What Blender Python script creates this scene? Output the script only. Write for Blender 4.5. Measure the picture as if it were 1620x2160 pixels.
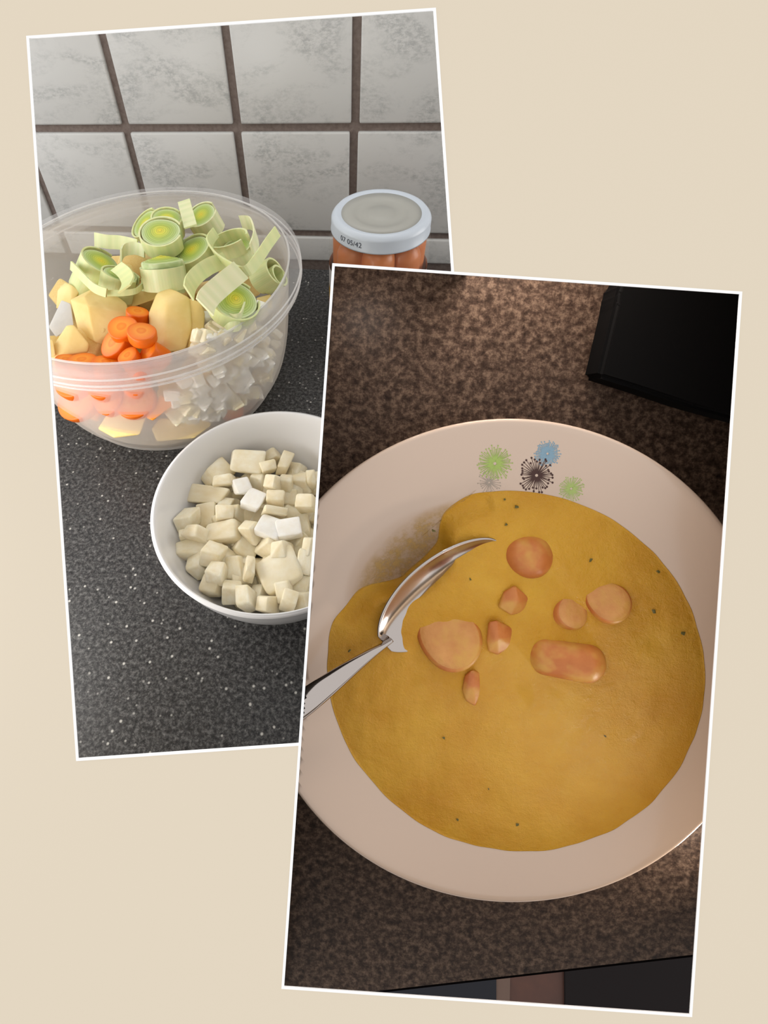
import bpy, bmesh, math, random
from mathutils import Vector, Matrix, noise
random.seed(7)
S = bpy.context.scene
for o in list(bpy.data.objects): bpy.data.objects.remove(o)
COL = S.collection
# ------------------------------------------------------------------ camera, world, light
W, H = 1620, 2160
F, PX, PY = 1127.02, 650.0, 950.0              # focal length and principal point in pixels
CAM = Vector((0, 0, 0.3202))                   # worktop top is z = 0
CR = Vector((0.9901106511809372, 0.13452326322486358, -0.03980439761376446))
CD = Vector((0.0809975114568037, -0.7798244129986319, -0.6207360856508539))
CF = Vector((-0.11454388484709929, 0.6113733528235209, -0.7830085069151299))
cd = bpy.data.cameras.new('camera'); cam = bpy.data.objects.new('camera', cd); COL.objects.link(cam)
cd.sensor_fit = 'AUTO'; cd.sensor_width = 36.0; cd.lens = F*36.0/H
cd.shift_x = (W/2-PX)/H; cd.shift_y = -(H/2-PY)/H
cd.clip_start = 0.01; cd.clip_end = 30
m = Matrix((CR, -CD, -CF)).transposed().to_4x4(); m.translation = CAM
cam.matrix_world = m; S.camera = cam
wd = bpy.data.worlds.new('world'); S.world = wd; wd.use_nodes = True
wd.node_tree.nodes['Background'].inputs[0].default_value = (1.0, 1.0, 1.0, 1)
wd.node_tree.nodes['Background'].inputs[1].default_value = 1.04
vs = S.view_settings
vs.view_transform = 'Standard'; vs.look = 'None'; vs.exposure = 0.0; vs.gamma = 1.0; vs.use_curve_mapping = False
S.cycles.transparent_max_bounces = 24

def ray(px, py): return CR*((px-PX)/F) + CD*((py-PY)/F) + CF
def atd(px, py, d): return CAM + ray(px, py)*d               # at axial depth d
def at(px, py, z):                                             # on the level z above the worktop
    r = ray(px, py); return CAM + r*((z-CAM.z)/r.z)
def dep(p): return (p-CAM).dot(CF)
def camvec(a, b, c): return (CR*a - CD*b - CF*c).normalized()  # right, up, towards the viewer
def s2l(c):
    return tuple(((v/255)/12.92 if v/255 <= .04045 else ((v/255+.055)/1.055)**2.4) for v in c)

def area(name, loc, target, size, power, color, sy=None):
    l = bpy.data.lights.new(name, 'AREA'); l.size = size; l.energy = power; l.color = color
    if sy: l.shape = 'RECTANGLE'; l.size_y = sy
    o = bpy.data.objects.new(name, l); COL.objects.link(o); o.location = loc
    o.rotation_euler = (Vector(target)-Vector(loc)).to_track_quat('-Z', 'Y').to_euler()
    return o
# unseen fill lamps added behind the board, standing in for window daylight
area('daylight_fill', (-0.60, 0.20, 0.22), (-0.12, 0.30, 0.04), 0.36, 1.0, (1.0, 0.985, 0.96))
area('daylight_fill', (0.44, 0.40, 0.17), (-0.10, 0.28, 0.04), 0.26, 0.75, (1.0, 0.97, 0.92))
area('overhead_fill', (-0.10, 0.435, 0.36), (-0.10, 0.27, 0.02), 0.34, 0.16, (1.0, 0.98, 0.95), 0.08)  # unseen overhead fill added above the worktop

area('daylight_fill', atd(-430, 1180, .24), (-0.07, 0.20, 0.04), 0.16, 0.46, (1.0, 0.98, 0.95))  # unseen fill added at front left to brighten the white bowl
# ------------------------------------------------------------------ helpers
def tag(o, label=None, cat=None, group=None, kind=None):
    if label: o['label'] = label
    if cat: o['category'] = cat
    if group: o['group'] = group
    if kind: o['kind'] = kind
    return o
def link(name, me, mat=None, parent=None, mw=None):
    o = bpy.data.objects.new(name, me); COL.objects.link(o)
    if mat is not None and me is not None:
        ms = mat if isinstance(mat, (list, tuple)) else [mat]
        if len(me.materials) == 0:
            for q in ms: me.materials.append(q)
    if parent is not None: o.parent = parent
    if mw is not None: o.matrix_world = mw
    return o
def empty(name, mw=None):
    o = bpy.data.objects.new(name, None); COL.objects.link(o); o.empty_display_size = .01
    if mw is not None: o.matrix_world = mw
    return o
def mesh(name, verts, faces, smooth=False):
    me = bpy.data.meshes.new(name); me.from_pydata([tuple(v) for v in verts], [], faces); me.update()
    if smooth:
        for p in me.polygons: p.use_smooth = True
    return me
def from_bm(name, bm, smooth=False):
    me = bpy.data.meshes.new(name); bm.to_mesh(me); bm.free()
    if smooth:
        for p in me.polygons: p.use_smooth = True
    return me
def revolve(name, prof, n=96, smooth=True, closed=False, wob=None):
    vs_, fs = [], []
    k = len(prof)
    for i in range(n):
        a = 2*math.pi*i/n
        w = wob(a) if wob else 1
        for r, z in prof: vs_.append((r*w*math.cos(a), r*w*math.sin(a), z))
    for i in range(n):
        j = (i+1) % n
        for q in range(k-1 if not closed else k):
            q2 = (q+1) % k
            fs.append((i*k+q, j*k+q, j*k+q2, i*k+q2))
    me = mesh(name, vs_, fs, smooth)
    bm = bmesh.new(); bm.from_mesh(me)
    bmesh.ops.remove_doubles(bm, verts=bm.verts, dist=1e-6)
    bmesh.ops.recalc_face_normals(bm, faces=bm.faces)
    bm.to_mesh(me); bm.free()
    if smooth:
        for p in me.polygons: p.use_smooth = True
    return me
def smoothprof(pts, n=8):                                      # Catmull-Rom through the points
    out = []
    P = [pts[0]]+list(pts)+[pts[-1]]
    for i in range(1, len(P)-2):
        for s in range(n):
            t = s/n; a, b, c, d = P[i-1], P[i], P[i+1], P[i+2]
            out.append(tuple(.5*((2*b[k])+(-a[k]+c[k])*t+(2*a[k]-5*b[k]+4*c[k]-d[k])*t*t+(-a[k]+3*b[k]-3*c[k]+d[k])*t**3) for k in (0, 1)))
    out.append(pts[-1]); return out
def hull(name, pts, bev=.0, seg=2, smooth=False):
    bm = bmesh.new()
    for p in pts: bm.verts.new(p)
    r = bmesh.ops.convex_hull(bm, input=bm.verts)
    bmesh.ops.delete(bm, geom=[v for v in bm.verts if not v.link_faces], context='VERTS')
    bmesh.ops.dissolve_limit(bm, angle_limit=math.radians(6), verts=bm.verts, edges=bm.edges)
    if bev: bmesh.ops.bevel(bm, geom=bm.edges[:], offset=bev, segments=seg, profile=.6, affect='EDGES', clamp_overlap=True)
    bmesh.ops.recalc_face_normals(bm, faces=bm.faces)
    return from_bm(name, bm, smooth)
def box(bm, x0, x1, y0, y1, z0, z1):
    v = [bm.verts.new((x, y, z)) for z in (z0, z1) for y in (y0, y1) for x in (x0, x1)]
    for f in ((0,2,3,1),(4,5,7,6),(0,1,5,4),(2,6,7,3),(0,4,6,2),(1,3,7,5)): bm.faces.new([v[i] for i in f])
def prism(name, poly, n, t, smooth=False):                     # polygon of world points, extruded by t along n
    k = len(poly); vs_ = [Vector(p) for p in poly]+[Vector(p)+Vector(n)*t for p in poly]
    fs = [tuple(range(k)), tuple(range(2*k-1, k-1, -1))]+[(i, (i+1) % k, k+(i+1) % k, k+i) for i in range(k)]
    me = mesh(name, vs_, fs, smooth)
    bm = bmesh.new(); bm.from_mesh(me); bmesh.ops.recalc_face_normals(bm, faces=bm.faces); bm.to_mesh(me); bm.free()
    return me
def frame(z, x):                                               # rotation with local z = z, local x near x
    z = Vector(z).normalized(); x = Vector(x); x = (x-z*x.dot(z)).normalized(); y = z.cross(x)
    return Matrix((x, y, z)).transposed()
def mw(loc, rot, sc=(1, 1, 1)):
    q = rot.to_4x4() @ Matrix.Diagonal((*sc, 1)); q.translation = Vector(loc); return q

# ------------------------------------------------------------------ materials
class NT:
    def __init__(s, name, col=(.8, .8, .8), rough=.5, spec=.5, **kw):
        s.m = bpy.data.materials.new(name); s.m.use_nodes = True; s.t = s.m.node_tree
        s.b = s.t.nodes['Principled BSDF']; s.b.inputs['Base Color'].default_value = (*col, 1)
        s.b.inputs['Roughness'].default_value = rough; s.b.inputs['Specular IOR Level'].default_value = spec
        for k, v in kw.items(): s.b.inputs[k.replace('_', ' ')].default_value = v
    def n(s, typ, **kw):
        q = s.t.nodes.new(typ)
        for k, v in kw.items():
            if k in q.inputs.keys() or k.replace('_', ' ') in q.inputs.keys(): q.inputs[k.replace('_', ' ')].default_value = v
            else: setattr(q, k, v)
        return q
    def l(s, a, b): s.t.links.new(a, b)
    def obj(s): return s.n('ShaderNodeTexCoord').outputs['Object']
    def tex(s, scale, detail=4, rough=.6, vec=None, dist=0):
        q = s.n('ShaderNodeTexNoise', Scale=scale, Detail=detail, Roughness=rough, Distortion=dist)
        s.l(vec or s.obj(), q.inputs['Vector']); return q.outputs['Fac']
    def vor(s, scale, vec=None, out='Distance', feature='F1'):
        q = s.n('ShaderNodeTexVoronoi', Scale=scale, feature=feature); s.l(vec or s.obj(), q.inputs['Vector']); return q.outputs[out]
    def ramp(s, fac, stops, interp='LINEAR'):
        q = s.n('ShaderNodeValToRGB'); q.color_ramp.interpolation = interp; e = q.color_ramp.elements
        while len(e) < len(stops): e.new(.5)
        for el, (p, c) in zip(e, stops):
            el.position = p; el.color = (*(c if not isinstance(c, (int, float)) else (c, c, c)), 1)
        s.l(fac, q.inputs[0]); return q.outputs[0]
    def mix(s, fac, a, b, mode='MIX'):
        q = s.n('ShaderNodeMix', data_type='RGBA', blend_type=mode)
        for v, i in ((fac, 0), (a, 6), (b, 7)):
            if isinstance(v, (int, float)): q.inputs[i].default_value = v
            elif isinstance(v, tuple): q.inputs[i].default_value = (*v, 1)
            else: s.l(v, q.inputs[i])
        return q.outputs[2]
    def col(s, c): s.l(c, s.b.inputs['Base Color'])
    def bump(s, h, st=.3, d=.001):
        q = s.n('ShaderNodeBump', Strength=st, Distance=d); s.l(h, q.inputs['Height']); s.l(q.outputs[0], s.b.inputs['Normal'])
    def attr(s, name): return s.n('ShaderNodeAttribute', attribute_name=name).outputs['Fac']
M = {}
M['board'] = NT('beige_board', tuple(v/1.05 for v in s2l((228, 215, 194))), 1, 0).m
M['white'] = NT('white_border', (.97, .97, .97), 1, 0).m
# dark speckled worktop (left picture)
a = NT('speckled_worktop', rough=.34, spec=.22)
g = a.ramp(a.tex(400, 7, .8), [(.36, s2l((18, 18, 19))), (.48, s2l((50, 49, 49))), (.58, s2l((86, 85, 84))), (.72, s2l((122, 121, 119)))])
cells = a.n('ShaderNodeTexVoronoi', Scale=330.0); a.l(a.obj(), cells.inputs['Vector'])
sc = a.n('ShaderNodeSeparateColor'); a.l(cells.outputs['Color'], sc.inputs[0])
rare = a.ramp(sc.outputs[0], [(.9, 0), (.92, 1)])
dot = a.ramp(cells.outputs['Distance'], [(.14, 1), (.34, 0)])
a.col(a.mix(a.mix(1.0, rare, dot, 'MULTIPLY'), g, s2l((178, 176, 170)))); M['worktop'] = a.m
# brown speckled table (right picture)
a = NT('brown_table', rough=.42, spec=.08)
g = a.ramp(a.tex(300, 6, .75), [(.32, s2l((26, 18, 14))), (.47, s2l((66, 51, 42))), (.58, s2l((98, 80, 67))), (.72, s2l((126, 106, 90)))])
a.col(a.mix(a.ramp(a.tex(190, 2), [(.5, 0), (.7, .7)]), g, s2l((38, 27, 21)))); M['table'] = a.m
M['table_edge'] = NT('table_edge', s2l((10, 8, 8)), .9, 0).m
# wall
a = NT('tile_glaze', rough=.35, spec=.4)
vec = a.n('ShaderNodeTexCoord').outputs['Object']
mp = a.n('ShaderNodeMapping'); mp.inputs['Scale'].default_value = (1, 1.7, 1); a.l(vec, mp.inputs[0])
oi = a.n('ShaderNodeObjectInfo'); add = a.n('ShaderNodeVectorMath', operation='ADD'); a.l(mp.outputs[0], add.inputs[0])
cmb = a.n('ShaderNodeCombineXYZ'); mul = a.n('ShaderNodeMath', operation='MULTIPLY'); mul.inputs[1].default_value = 7.0
a.l(oi.outputs['Random'], mul.inputs[0]); a.l(mul.outputs[0], cmb.inputs[0]); a.l(mul.outputs[0], cmb.inputs[2]); a.l(cmb.outputs[0], add.inputs[1])
big = a.ramp(a.tex(17, 5, .6, add.outputs[0], .6), [(.46, 0), (.62, 1)])
fine = a.ramp(a.tex(190, 6, .75, add.outputs[0]), [(.42, 0), (.6, 1)])
a.col(a.mix(a.mix(1.0, big, fine, 'MULTIPLY'), s2l((188, 187, 184)), s2l((158, 158, 156))))
a.bump(a.tex(160, 4), .15, .0005); M['tile'] = a.m
a = NT('grout', rough=.9, spec=.1); a.col(a.ramp(a.tex(300, 4), [(.3, s2l((104, 92, 86))), (.7, s2l((124, 112, 106)))])); M['grout'] = a.m
M['glaze_white'] = NT('white_porcelain', s2l((232, 231, 231)), .18, .5).m
M['plate'] = NT('ivory_porcelain', s2l((206, 182, 163)), .16, .5).m
# translucent plastic
def see_through(name, col, opac, rough):
    a = NT(name, col, rough, .5); t = a.t
    tr = t.nodes.new('ShaderNodeBsdfTransparent'); mx = t.nodes.new('ShaderNodeMixShader')
    tl = t.nodes.new('ShaderNodeBsdfTranslucent'); tl.inputs[0].default_value = (*col, 1); m2 = t.nodes.new('ShaderNodeMixShader'); m2.inputs[0].default_value = .45
    t.links.new(a.b.outputs[0], m2.inputs[1]); t.links.new(tl.outputs[0], m2.inputs[2])
    lw = t.nodes.new('ShaderNodeLayerWeight'); lw.inputs[0].default_value = .25
    mr = t.nodes.new('ShaderNodeMapRange'); mr.inputs[3].default_value = opac; mr.inputs[4].default_value = min(1, opac*2.6)
    t.links.new(lw.outputs['Facing'], mr.inputs[0]); t.links.new(mr.outputs[0], mx.inputs[0])
    t.links.new(tr.outputs[0], mx.inputs[1]); t.links.new(m2.outputs[0], mx.inputs[2])
    t.links.new(mx.outputs[0], t.nodes['Material Output'].inputs[0]); return a.m
M['plastic'] = see_through('milky_plastic', (.94, .90, .85), .25, .2)
M['plastic_edge'] = see_through('plastic_edge', (.93, .92, .92), .45, .12)
M['plastic_rim'] = see_through('clear_rim_plastic', (.88, .87, .88), .15, .12)
M['glass'] = see_through('jar_glass', (.75, .75, .72), .03, .05)
# food
def veg(name, stops, scale, rough=.45, sss=.15, bump=.2, bs=None, spec=.4, vary=0.0, tint=(.5, .4, .25)):
    a = NT(name, rough=rough, spec=spec)
    a.b.inputs['Subsurface Weight'].default_value = sss; a.b.inputs['Subsurface Radius'].default_value = (1, .8, .5); a.b.inputs['Subsurface Scale'].default_value = .004
    oi = a.n('ShaderNodeObjectInfo'); ad = a.n('ShaderNodeVectorMath', operation='ADD'); a.l(a.obj(), ad.inputs[0]); a.l(oi.outputs['Random'], ad.inputs[1])
    f = a.tex(scale, 4, .6, ad.outputs[0]); a.col(a.mix(a.ramp(oi.outputs['Random'], [(0, 0), (1, vary)]), a.ramp(f, stops), tint)); a.bump(a.tex(bs or scale*4, 3, .6, ad.outputs[0]), bump, .0006); return a
M['potato'] = veg('potato_flesh', [(.3, s2l((234, 200, 122))), (.7, s2l((246, 222, 156)))], 40).m
M['onion'] = veg('onion_flesh', [(.3, s2l((238, 224, 188))), (.7, s2l((253, 247, 228)))], 2, .35, .25, .12, 12, .4, .35, s2l((222, 202, 156))).m
M['leek_grey'] = veg('leek_grey', [(.3, s2l((192, 190, 186))), (.7, s2l((212, 210, 206)))], 60, .4, .2, .1).m
M['onion_white'] = veg('onion_white', [(.3, s2l((244, 238, 226))), (.7, s2l((252, 249, 242)))], 3, .4, .2, .1, 12).m
a = veg('carrot_flesh', [(.3, s2l((226, 98, 14))), (.7, s2l((242, 128, 36)))], 60, .38, .15)
rd = a.attr('rad'); a.col(a.ramp(rd, [(0, s2l((244, 146, 34))), (.3, s2l((240, 126, 18))), (.38, s2l((248, 154, 44))), (.8, s2l((242, 128, 20))), (1, s2l((232, 108, 10)))])); M['carrot'] = a.m
a = NT('leek_rings', rough=.4, spec=.4); a.b.inputs['Subsurface Weight'].default_value = .15; a.b.inputs['Subsurface Scale'].default_value = .003
rd = a.attr('rad'); base = a.ramp(rd, [(0, s2l((226, 204, 60))), (.28, s2l((208, 208, 76))), (.55, s2l((172, 190, 88))), (.8, s2l((182, 200, 122))), (.93, s2l((200, 214, 158))), (1, s2l((216, 224, 182)))])
wv = a.n('ShaderNodeMath', operation='SINE'); ml = a.n('ShaderNodeMath', operation='MULTIPLY'); ml.inputs[1].default_value = 62.0
nz = a.n('ShaderNodeMath', operation='ADD'); a.l(rd, nz.inputs[0]); n2 = a.n('ShaderNodeMath', operation='MULTIPLY'); n2.inputs[1].default_value = .06; a.l(a.tex(90, 2), n2.inputs[0]); a.l(n2.outputs[0], nz.inputs[1])
a.l(nz.outputs[0], ml.inputs[0]); a.l(ml.outputs[0], wv.inputs[0])
a.col(a.mix(a.ramp(wv.outputs[0], [(0, .0), (.6, .0), (1, .62)]), base, s2l((120, 150, 50)))); M['leek'] = a.m
a = NT('leek_skin', rough=.4, spec=.4); a.b.inputs['Subsurface Weight'].default_value = .2; a.b.inputs['Subsurface Scale'].default_value = .003
sk = a.attr('str'); oi = a.n('ShaderNodeObjectInfo')
b1 = a.ramp(oi.outputs['Random'], [(0, s2l((220, 222, 170))), (.5, s2l((210, 216, 154))), (1, s2l((230, 228, 190)))])
a.col(a.mix(a.ramp(sk, [(.2, 0), (.9, .45)]), b1, s2l((186, 204, 142)))); M['leek_skin'] = a.m
a = veg('sausage_skin', [(.3, s2l((178, 96, 42))), (.7, s2l((204, 126, 64)))], 70, .4, .0, .25); f9 = a.ramp(a.tex(75, 3, .6), [(.45, 0), (.62, .75)]); src = a.b.inputs['Base Color'].links[0].from_socket; a.col(a.mix(f9, src, s2l((206, 156, 72)))); M['sausage_skin'] = a.m
a = veg('sausage_cut', [(.3, s2l((196, 130, 68))), (.7, s2l((212, 150, 84)))], 120, .45, .0, .5); f9 = a.ramp(a.tex(75, 3, .6), [(.45, 0), (.62, .75)]); src = a.b.inputs['Base Color'].links[0].from_socket; a.col(a.mix(f9, src, s2l((206, 156, 72)))); M['sausage_cut'] = a.m
a = veg('jar_sausage', [(.3, s2l((200, 112, 60))), (.7, s2l((222, 142, 88)))], 30, .3, .1, .15); M['jar_sausage'] = a.m
M['lid'] = NT('white_lid', s2l((198, 206, 216)), .28, .5).m
M['lid_top'] = NT('lid_top', s2l((166, 165, 158)), .4, .5).m
M['ink'] = NT('stamp_ink', s2l((60, 66, 80)), .7).m
M['paper'] = NT('label_paper', s2l((214, 214, 218)), .5).m
M['label_yellow'] = NT('label_yellow', s2l((206, 166, 70)), .5).m
M['label_orange'] = NT('label_orange', s2l((198, 118, 48)), .5).m
a = NT('soup', rough=.24, spec=.5); a.b.inputs['Subsurface Weight'].default_value = .1; a.b.inputs['Subsurface Scale'].default_value = .002
f1 = a.tex(26, 4, .6); a.col(a.ramp(f1, [(.3, s2l((200, 138, 10))), (.7, s2l((218, 164, 44)))]))
a.bump(a.tex(300, 6, .75), .7, .0015); M['soup'] = a.m
SOUPC = s2l((208, 160, 62))
M['herb'] = NT('herb', s2l((92, 84, 30)), .6).m
M['steel'] = NT('polished_steel', (.46, .41, .38), .1, .5, Metallic=1.0).m
M['black'] = NT('shade_black', s2l((7, 6, 6)), .8, .1).m  # flat black of the added block that stands in for shade
M['tray'] = NT('dark_box_wall', s2l((40, 34, 30)), .8, .1).m
for k, c in (('d_green', (160, 182, 92)), ('d_grey', (164, 150, 136)), ('d_brown', (62, 26, 16)), ('d_blue', (128, 158, 176)), ('d_green2', (166, 184, 104))):
    M[k] = NT('print_'+k[2:], s2l(c), .25, .4).m
a = NT('floor_wood', rough=.5); a.col(a.ramp(a.tex(14, 4), [(.3, s2l((58, 30, 20))), (.7, s2l((80, 44, 28)))])); M['wood'] = a.m
M['mat_grey'] = NT('grey_mat', s2l((46, 46, 50)), .95, .1).m
M['mat_black'] = NT('black_mat', s2l((34, 30, 30)), .95, .1).m
M['pale'] = NT('pale_strip', s2l((104, 84, 74)), .7, .2).m

# ------------------------------------------------------------------ beige board with its two window openings, white borders
D0 = .176
def bd(p, off=0): return atd(p[0], p[1], D0-off)
LQ = [(55, 75.5), (919.5, 16), (1025, 1546), (160.5, 1605.5)]          # TL TR BR BL (outer border)
RQ = [(701, 555), (1566, 615), (1460, 2145.5), (593.5, 2086)]
def inset(q, d):
    out = []
    for i in range(4):
        p, a_, b_ = Vector(q[i]), Vector(q[i-1]), Vector(q[(i+1) % 4])
        out.append(tuple(p+(a_-p).normalized()*d+(b_-p).normalized()*d))
    return out
def isect(a, b, c, d):
    x1, y1, x2, y2, x3, y3, x4, y4 = *a, *b, *c, *d
    t = ((x1-x3)*(y3-y4)-(y1-y3)*(x3-x4))/((x1-x2)*(y3-y4)-(y1-y2)*(x3-x4))
    return (x1+t*(x2-x1), y1+t*(y2-y1))
BW = 5.6
Li, Ri, Lm, Rm = inset(LQ, BW), inset(RQ, BW), inset(LQ, 3), inset(RQ, 3)
hole = [Lm[0], Lm[1], isect(Lm[1], Lm[2], Rm[0], Rm[1]), Rm[1], Rm[2], Rm[3], isect(Rm[3], Rm[0], Lm[3], Lm[2]), Lm[3]]
outer = [(-1000, -500), (2700, -500), (2700, 2700), (-1000, 2700)]
bm = bmesh.new(); es = []
for loop in (outer, hole):
    v = [bm.verts.new(bd(p)) for p in loop]
    es += [bm.edges.new((v[i], v[(i+1) % len(v)])) for i in range(len(v))]
bmesh.ops.triangle_fill(bm, use_beauty=True, use_dissolve=False, edges=es, normal=-CF)
bmesh.ops.dissolve_limit(bm, angle_limit=.01, verts=bm.verts, edges=bm.edges)
r = bmesh.ops.extrude_face_region(bm, geom=bm.faces[:])
bmesh.ops.translate(bm, vec=CF*.0004, verts=[v for v in r['geom'] if isinstance(v, bmesh.types.BMVert)])
bmesh.ops.recalc_face_normals(bm, faces=bm.faces)
tag(link('wall_front', from_bm('wall_front', bm), M['board']), 'flat beige board with two tilted overlapping window openings', 'board', kind='structure')
def border(name, label, quads):
    e = empty(name, mw(bd((sum(q[0][0] for q in quads)/4, sum(q[0][1] for q in quads)/4)), Matrix.Identity(3)))
    inv = e.matrix_world.inverted()
    for q in quads:
        me = prism('border_strip', [inv @ bd(p, .0002) for p in q], CF, .0003)
        link('border_strip', me, M['white'], e)
    tag(e, label, 'border', 'white picture borders')
# strips: top, right, bottom, left
c1, c2 = isect(LQ[1], LQ[2], RQ[0], RQ[1]), isect(Li[1], Li[2], RQ[0], RQ[1])
c3, c4 = isect(LQ[3], LQ[2], RQ[3], RQ[0]), isect(Li[3], Li[2], RQ[3], RQ[0])
border('picture_border', 'thin white border around the opening with the vegetable bowls', [[LQ[0], LQ[1], Li[1], Li[0]], [LQ[1], c1, c2, Li[1]], [c3, LQ[3], Li[3], c4], [LQ[3], LQ[0], Li[0], Li[3]]])
border('picture_border', 'thin white border around the opening with the soup plate', [[RQ[i], RQ[(i+1) % 4], Ri[(i+1) % 4], Ri[i]] for i in range(4)])

# ------------------------------------------------------------------ LEFT: tiled wall and worktop
T = .106
WO = Vector((-.2483955, .51566598, -.19634127+CAM.z)); E1 = Vector((.99989259, 0, .01465639))*T; E2 = Vector((-.00267221, .05898087, .91156741))*T
WN = E1.cross(E2).normalized()
if WN.y > 0: WN = -WN
def wp(u, v, out=0): return WO+E1*u+E2*v+WN*out
VJ = -1.298
wall = link('wall_back', prism('wall_back', [wp(-4, VJ-.25), wp(5, VJ-.25), wp(5, 2.1), wp(-4, 2.1)], -WN, .03), M['grout'])
tag(wall, 'kitchen wall of pale grey marbled tiles with brown-grey grout', kind='structure')
ROTW = frame(WN, E1)
def tile_mesh(du, dv):
    bm = bmesh.new(); w_, h_ = du*E1.length, dv*E2.length
    box(bm, -w_/2, w_/2, -h_/2, h_/2, -.004, .0035)
    bmesh.ops.bevel(bm, geom=bm.edges[:], offset=.0018, segments=2, profile=.6, affect='EDGES')
    return from_bm('tile', bm, True)
G = .068
full = tile_mesh(1-G, 1-G); full.materials.append(M['tile'])
strip = tile_mesh(1-G, -VJ-1-G/2); strip.materials.append(M['tile'])
for i in range(-3, 4):
    for j in (-1, 0, 1):
        k = link('tile', full, None, wall, mw(wp(i+.5, j+.5, 0), ROTW @ Matrix.Rotation(random.uniform(-.004, .004), 3, 'Z')))
    link('tile', strip, None, wall, mw(wp(i+.5, (VJ-1-G/2)/2, 0), ROTW))
y0 = .016
me = prism('worktop', [(-.62, y0, 0), (.01, y0, 0), (.015, .062, 0), (.56, .095, 0), (.56, .49, 0), (-.62, .49, 0)], (0, 0, -1), .038)
tag(link('worktop', me, M['worktop']), 'dark grey worktop with white speckles under the vegetable bowls', 'worktop')

# ------------------------------------------------------------------ plastic bowl
PBC = Vector((-.1731, .3227, 0))
pin = [(0, .0025), (.074, .0025), (.0845, .0060), (.0930, .019), (.0990, .045), (.1018, .076), (.1030, .092), (.1055, .1075)]
po = [(.1065, .1090), (.1130, .1090), (.1143, .1080), (.1143, .1030), (.1132, .1020), (.1132, .0990), (.1143, .0980), (.1143, .0950), (.1125, .0938), (.1048, .0930),
      (.1034, .076), (.1006, .044), (.0948, .018), (.0862, .0040), (.078, 0), (0, 0)]
pb = empty('plastic_bowl', mw(PBC, Matrix.Identity(3)))
tag(pb, 'large translucent plastic bowl with stepped rim full of cut vegetables', 'bowl')
link('body', revolve('body', smoothprof(pin, 4)+[po[9]]+smoothprof(po[10:], 4), 128), M['plastic'], pb)
link('rim', revolve('rim', [(.1030, .0930)]+[(.1055, .1075)]+po[:10], 128, False), M['plastic_rim'], pb)
for r_, z_, w_ in ((.1060, .1088, .0007), (.1143, .1030, .0006), (.1143, .0980, .0007), (.1135, .0940, .0006)):
    link('rim_edge', revolve('rim_edge', [(r_+w_*math.cos(t*math.pi/4), z_+w_*math.sin(t*math.pi/4)) for t in range(8)], 128, True, True), M['plastic_edge'], pb)
def rin(z):                                                     # inner radius at height z
    for (r0, z0), (r1, z1) in zip(pin, pin[1:]):
        if z0 <= z <= z1 and z1 > z0: return r0+(r1-r0)*(z-z0)/(z1-z0)
    return .06 if z < .003 else .1055
def at_wall(px, py, ins=0.0):                                   # first point of the ray inside the bowl's front wall
    r = ray(px, py); d = .2
    while d < .7:
        p = CAM+r*d; q = p-PBC
        if 0 < q.z < .109 and math.hypot(q.x, q.y) < rin(q.z)-ins: return p
        d += .0005
    return None
def in_bowl(p, marg): q = p-PBC; return math.hypot(q.x, q.y) < rin(min(q.z, .105))-marg

# ---- cut vegetable builders
def disc(name, r, h, wob=.03, dome=.0004, rings=0, seed=0):     # slice with attribute "rad"
    rnd = random.Random(seed); ph = rnd.uniform(0, 6); k2 = rnd.uniform(.3, 1)*wob
    n = 40; vs_, fs, rad = [], [], []
    nr = 14
    prof = []
    for i in range(nr+1):
        t = i/nr; z = h/2-dome*t*t
        if rings: z += rings*(1-t)+.00035*math.sin(t*34)
        prof.append((r*t*.97, z, t))
    prof += [(r*.995, h/2-.0012, 1.0), (r, h/2-.002, 1.0), (r, -h/2+.001, 1.0), (r*.97, -h/2, 1.0), (0, -h/2, .2)]
    for i in range(n):
        a = 2*math.pi*i/n; w_ = 1+wob*math.cos(2*a+ph)+k2*math.cos(3*a-ph)
        for q, z, t in prof: vs_.append((q*w_*math.cos(a), q*w_*math.sin(a), z)); rad.append(t)
    k = len(prof)
    for i in range(n):
        j = (i+1) % n
        for q in range(k-1): fs.append((i*k+q, j*k+q, j*k+q+1, i*k+q+1))
    me = mesh(name, vs_, fs, True)
    at_ = me.attributes.new('rad', 'FLOAT', 'POINT'); at_.data.foreach_set('value', rad)
    return me
def band(name, path, ups, h, th=.0011, uv=30):                  # ribbon along path, height h along ups
    vs_, fs, st = [], [], []; n = len(path)
    for i, (p, u) in enumerate(zip(path, ups)):
        p = Vector(p); u = Vector(u).normalized()
        t = (Vector(path[min(i+1, n-1)])-Vector(path[max(i-1, 0)])).normalized(); nn = t.cross(u).normalized()
        s_ = .5+.5*math.sin(i*1.9)*random.uniform(.2, 1)
        for a_, b_ in ((-.5, -.5), (.5, -.5), (.5, .5), (-.5, .5)):
            vs_.append(p+u*h*a_+nn*th*b_); st.append(s_)
    for i in range(n-1):
        for k in range(4): fs.append((i*4+k, i*4+(k+1) % 4, (i+1)*4+(k+1) % 4, (i+1)*4+k))
    fs += [(3, 2, 1, 0), ((n-1)*4, (n-1)*4+1, (n-1)*4+2, (n-1)*4+3)]
    me = mesh(name, vs_, fs, False)
    q = me.attributes.new('str', 'FLOAT', 'POINT'); q.data.foreach_set('value', st); return me
def ring(name, r, h, th=.0011, a0=0, a1=2*math.pi, el=1.0, n=44):
    pth = [(r*math.cos(a0+(a1-a0)*i/n), r*el*math.sin(a0+(a1-a0)*i/n), 0) for i in range(n+1)]
    return band(name, pth, [(0, 0, 1)]*(n+1), h, th)
LG = 'leek pieces in the plastic bowl'
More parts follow.
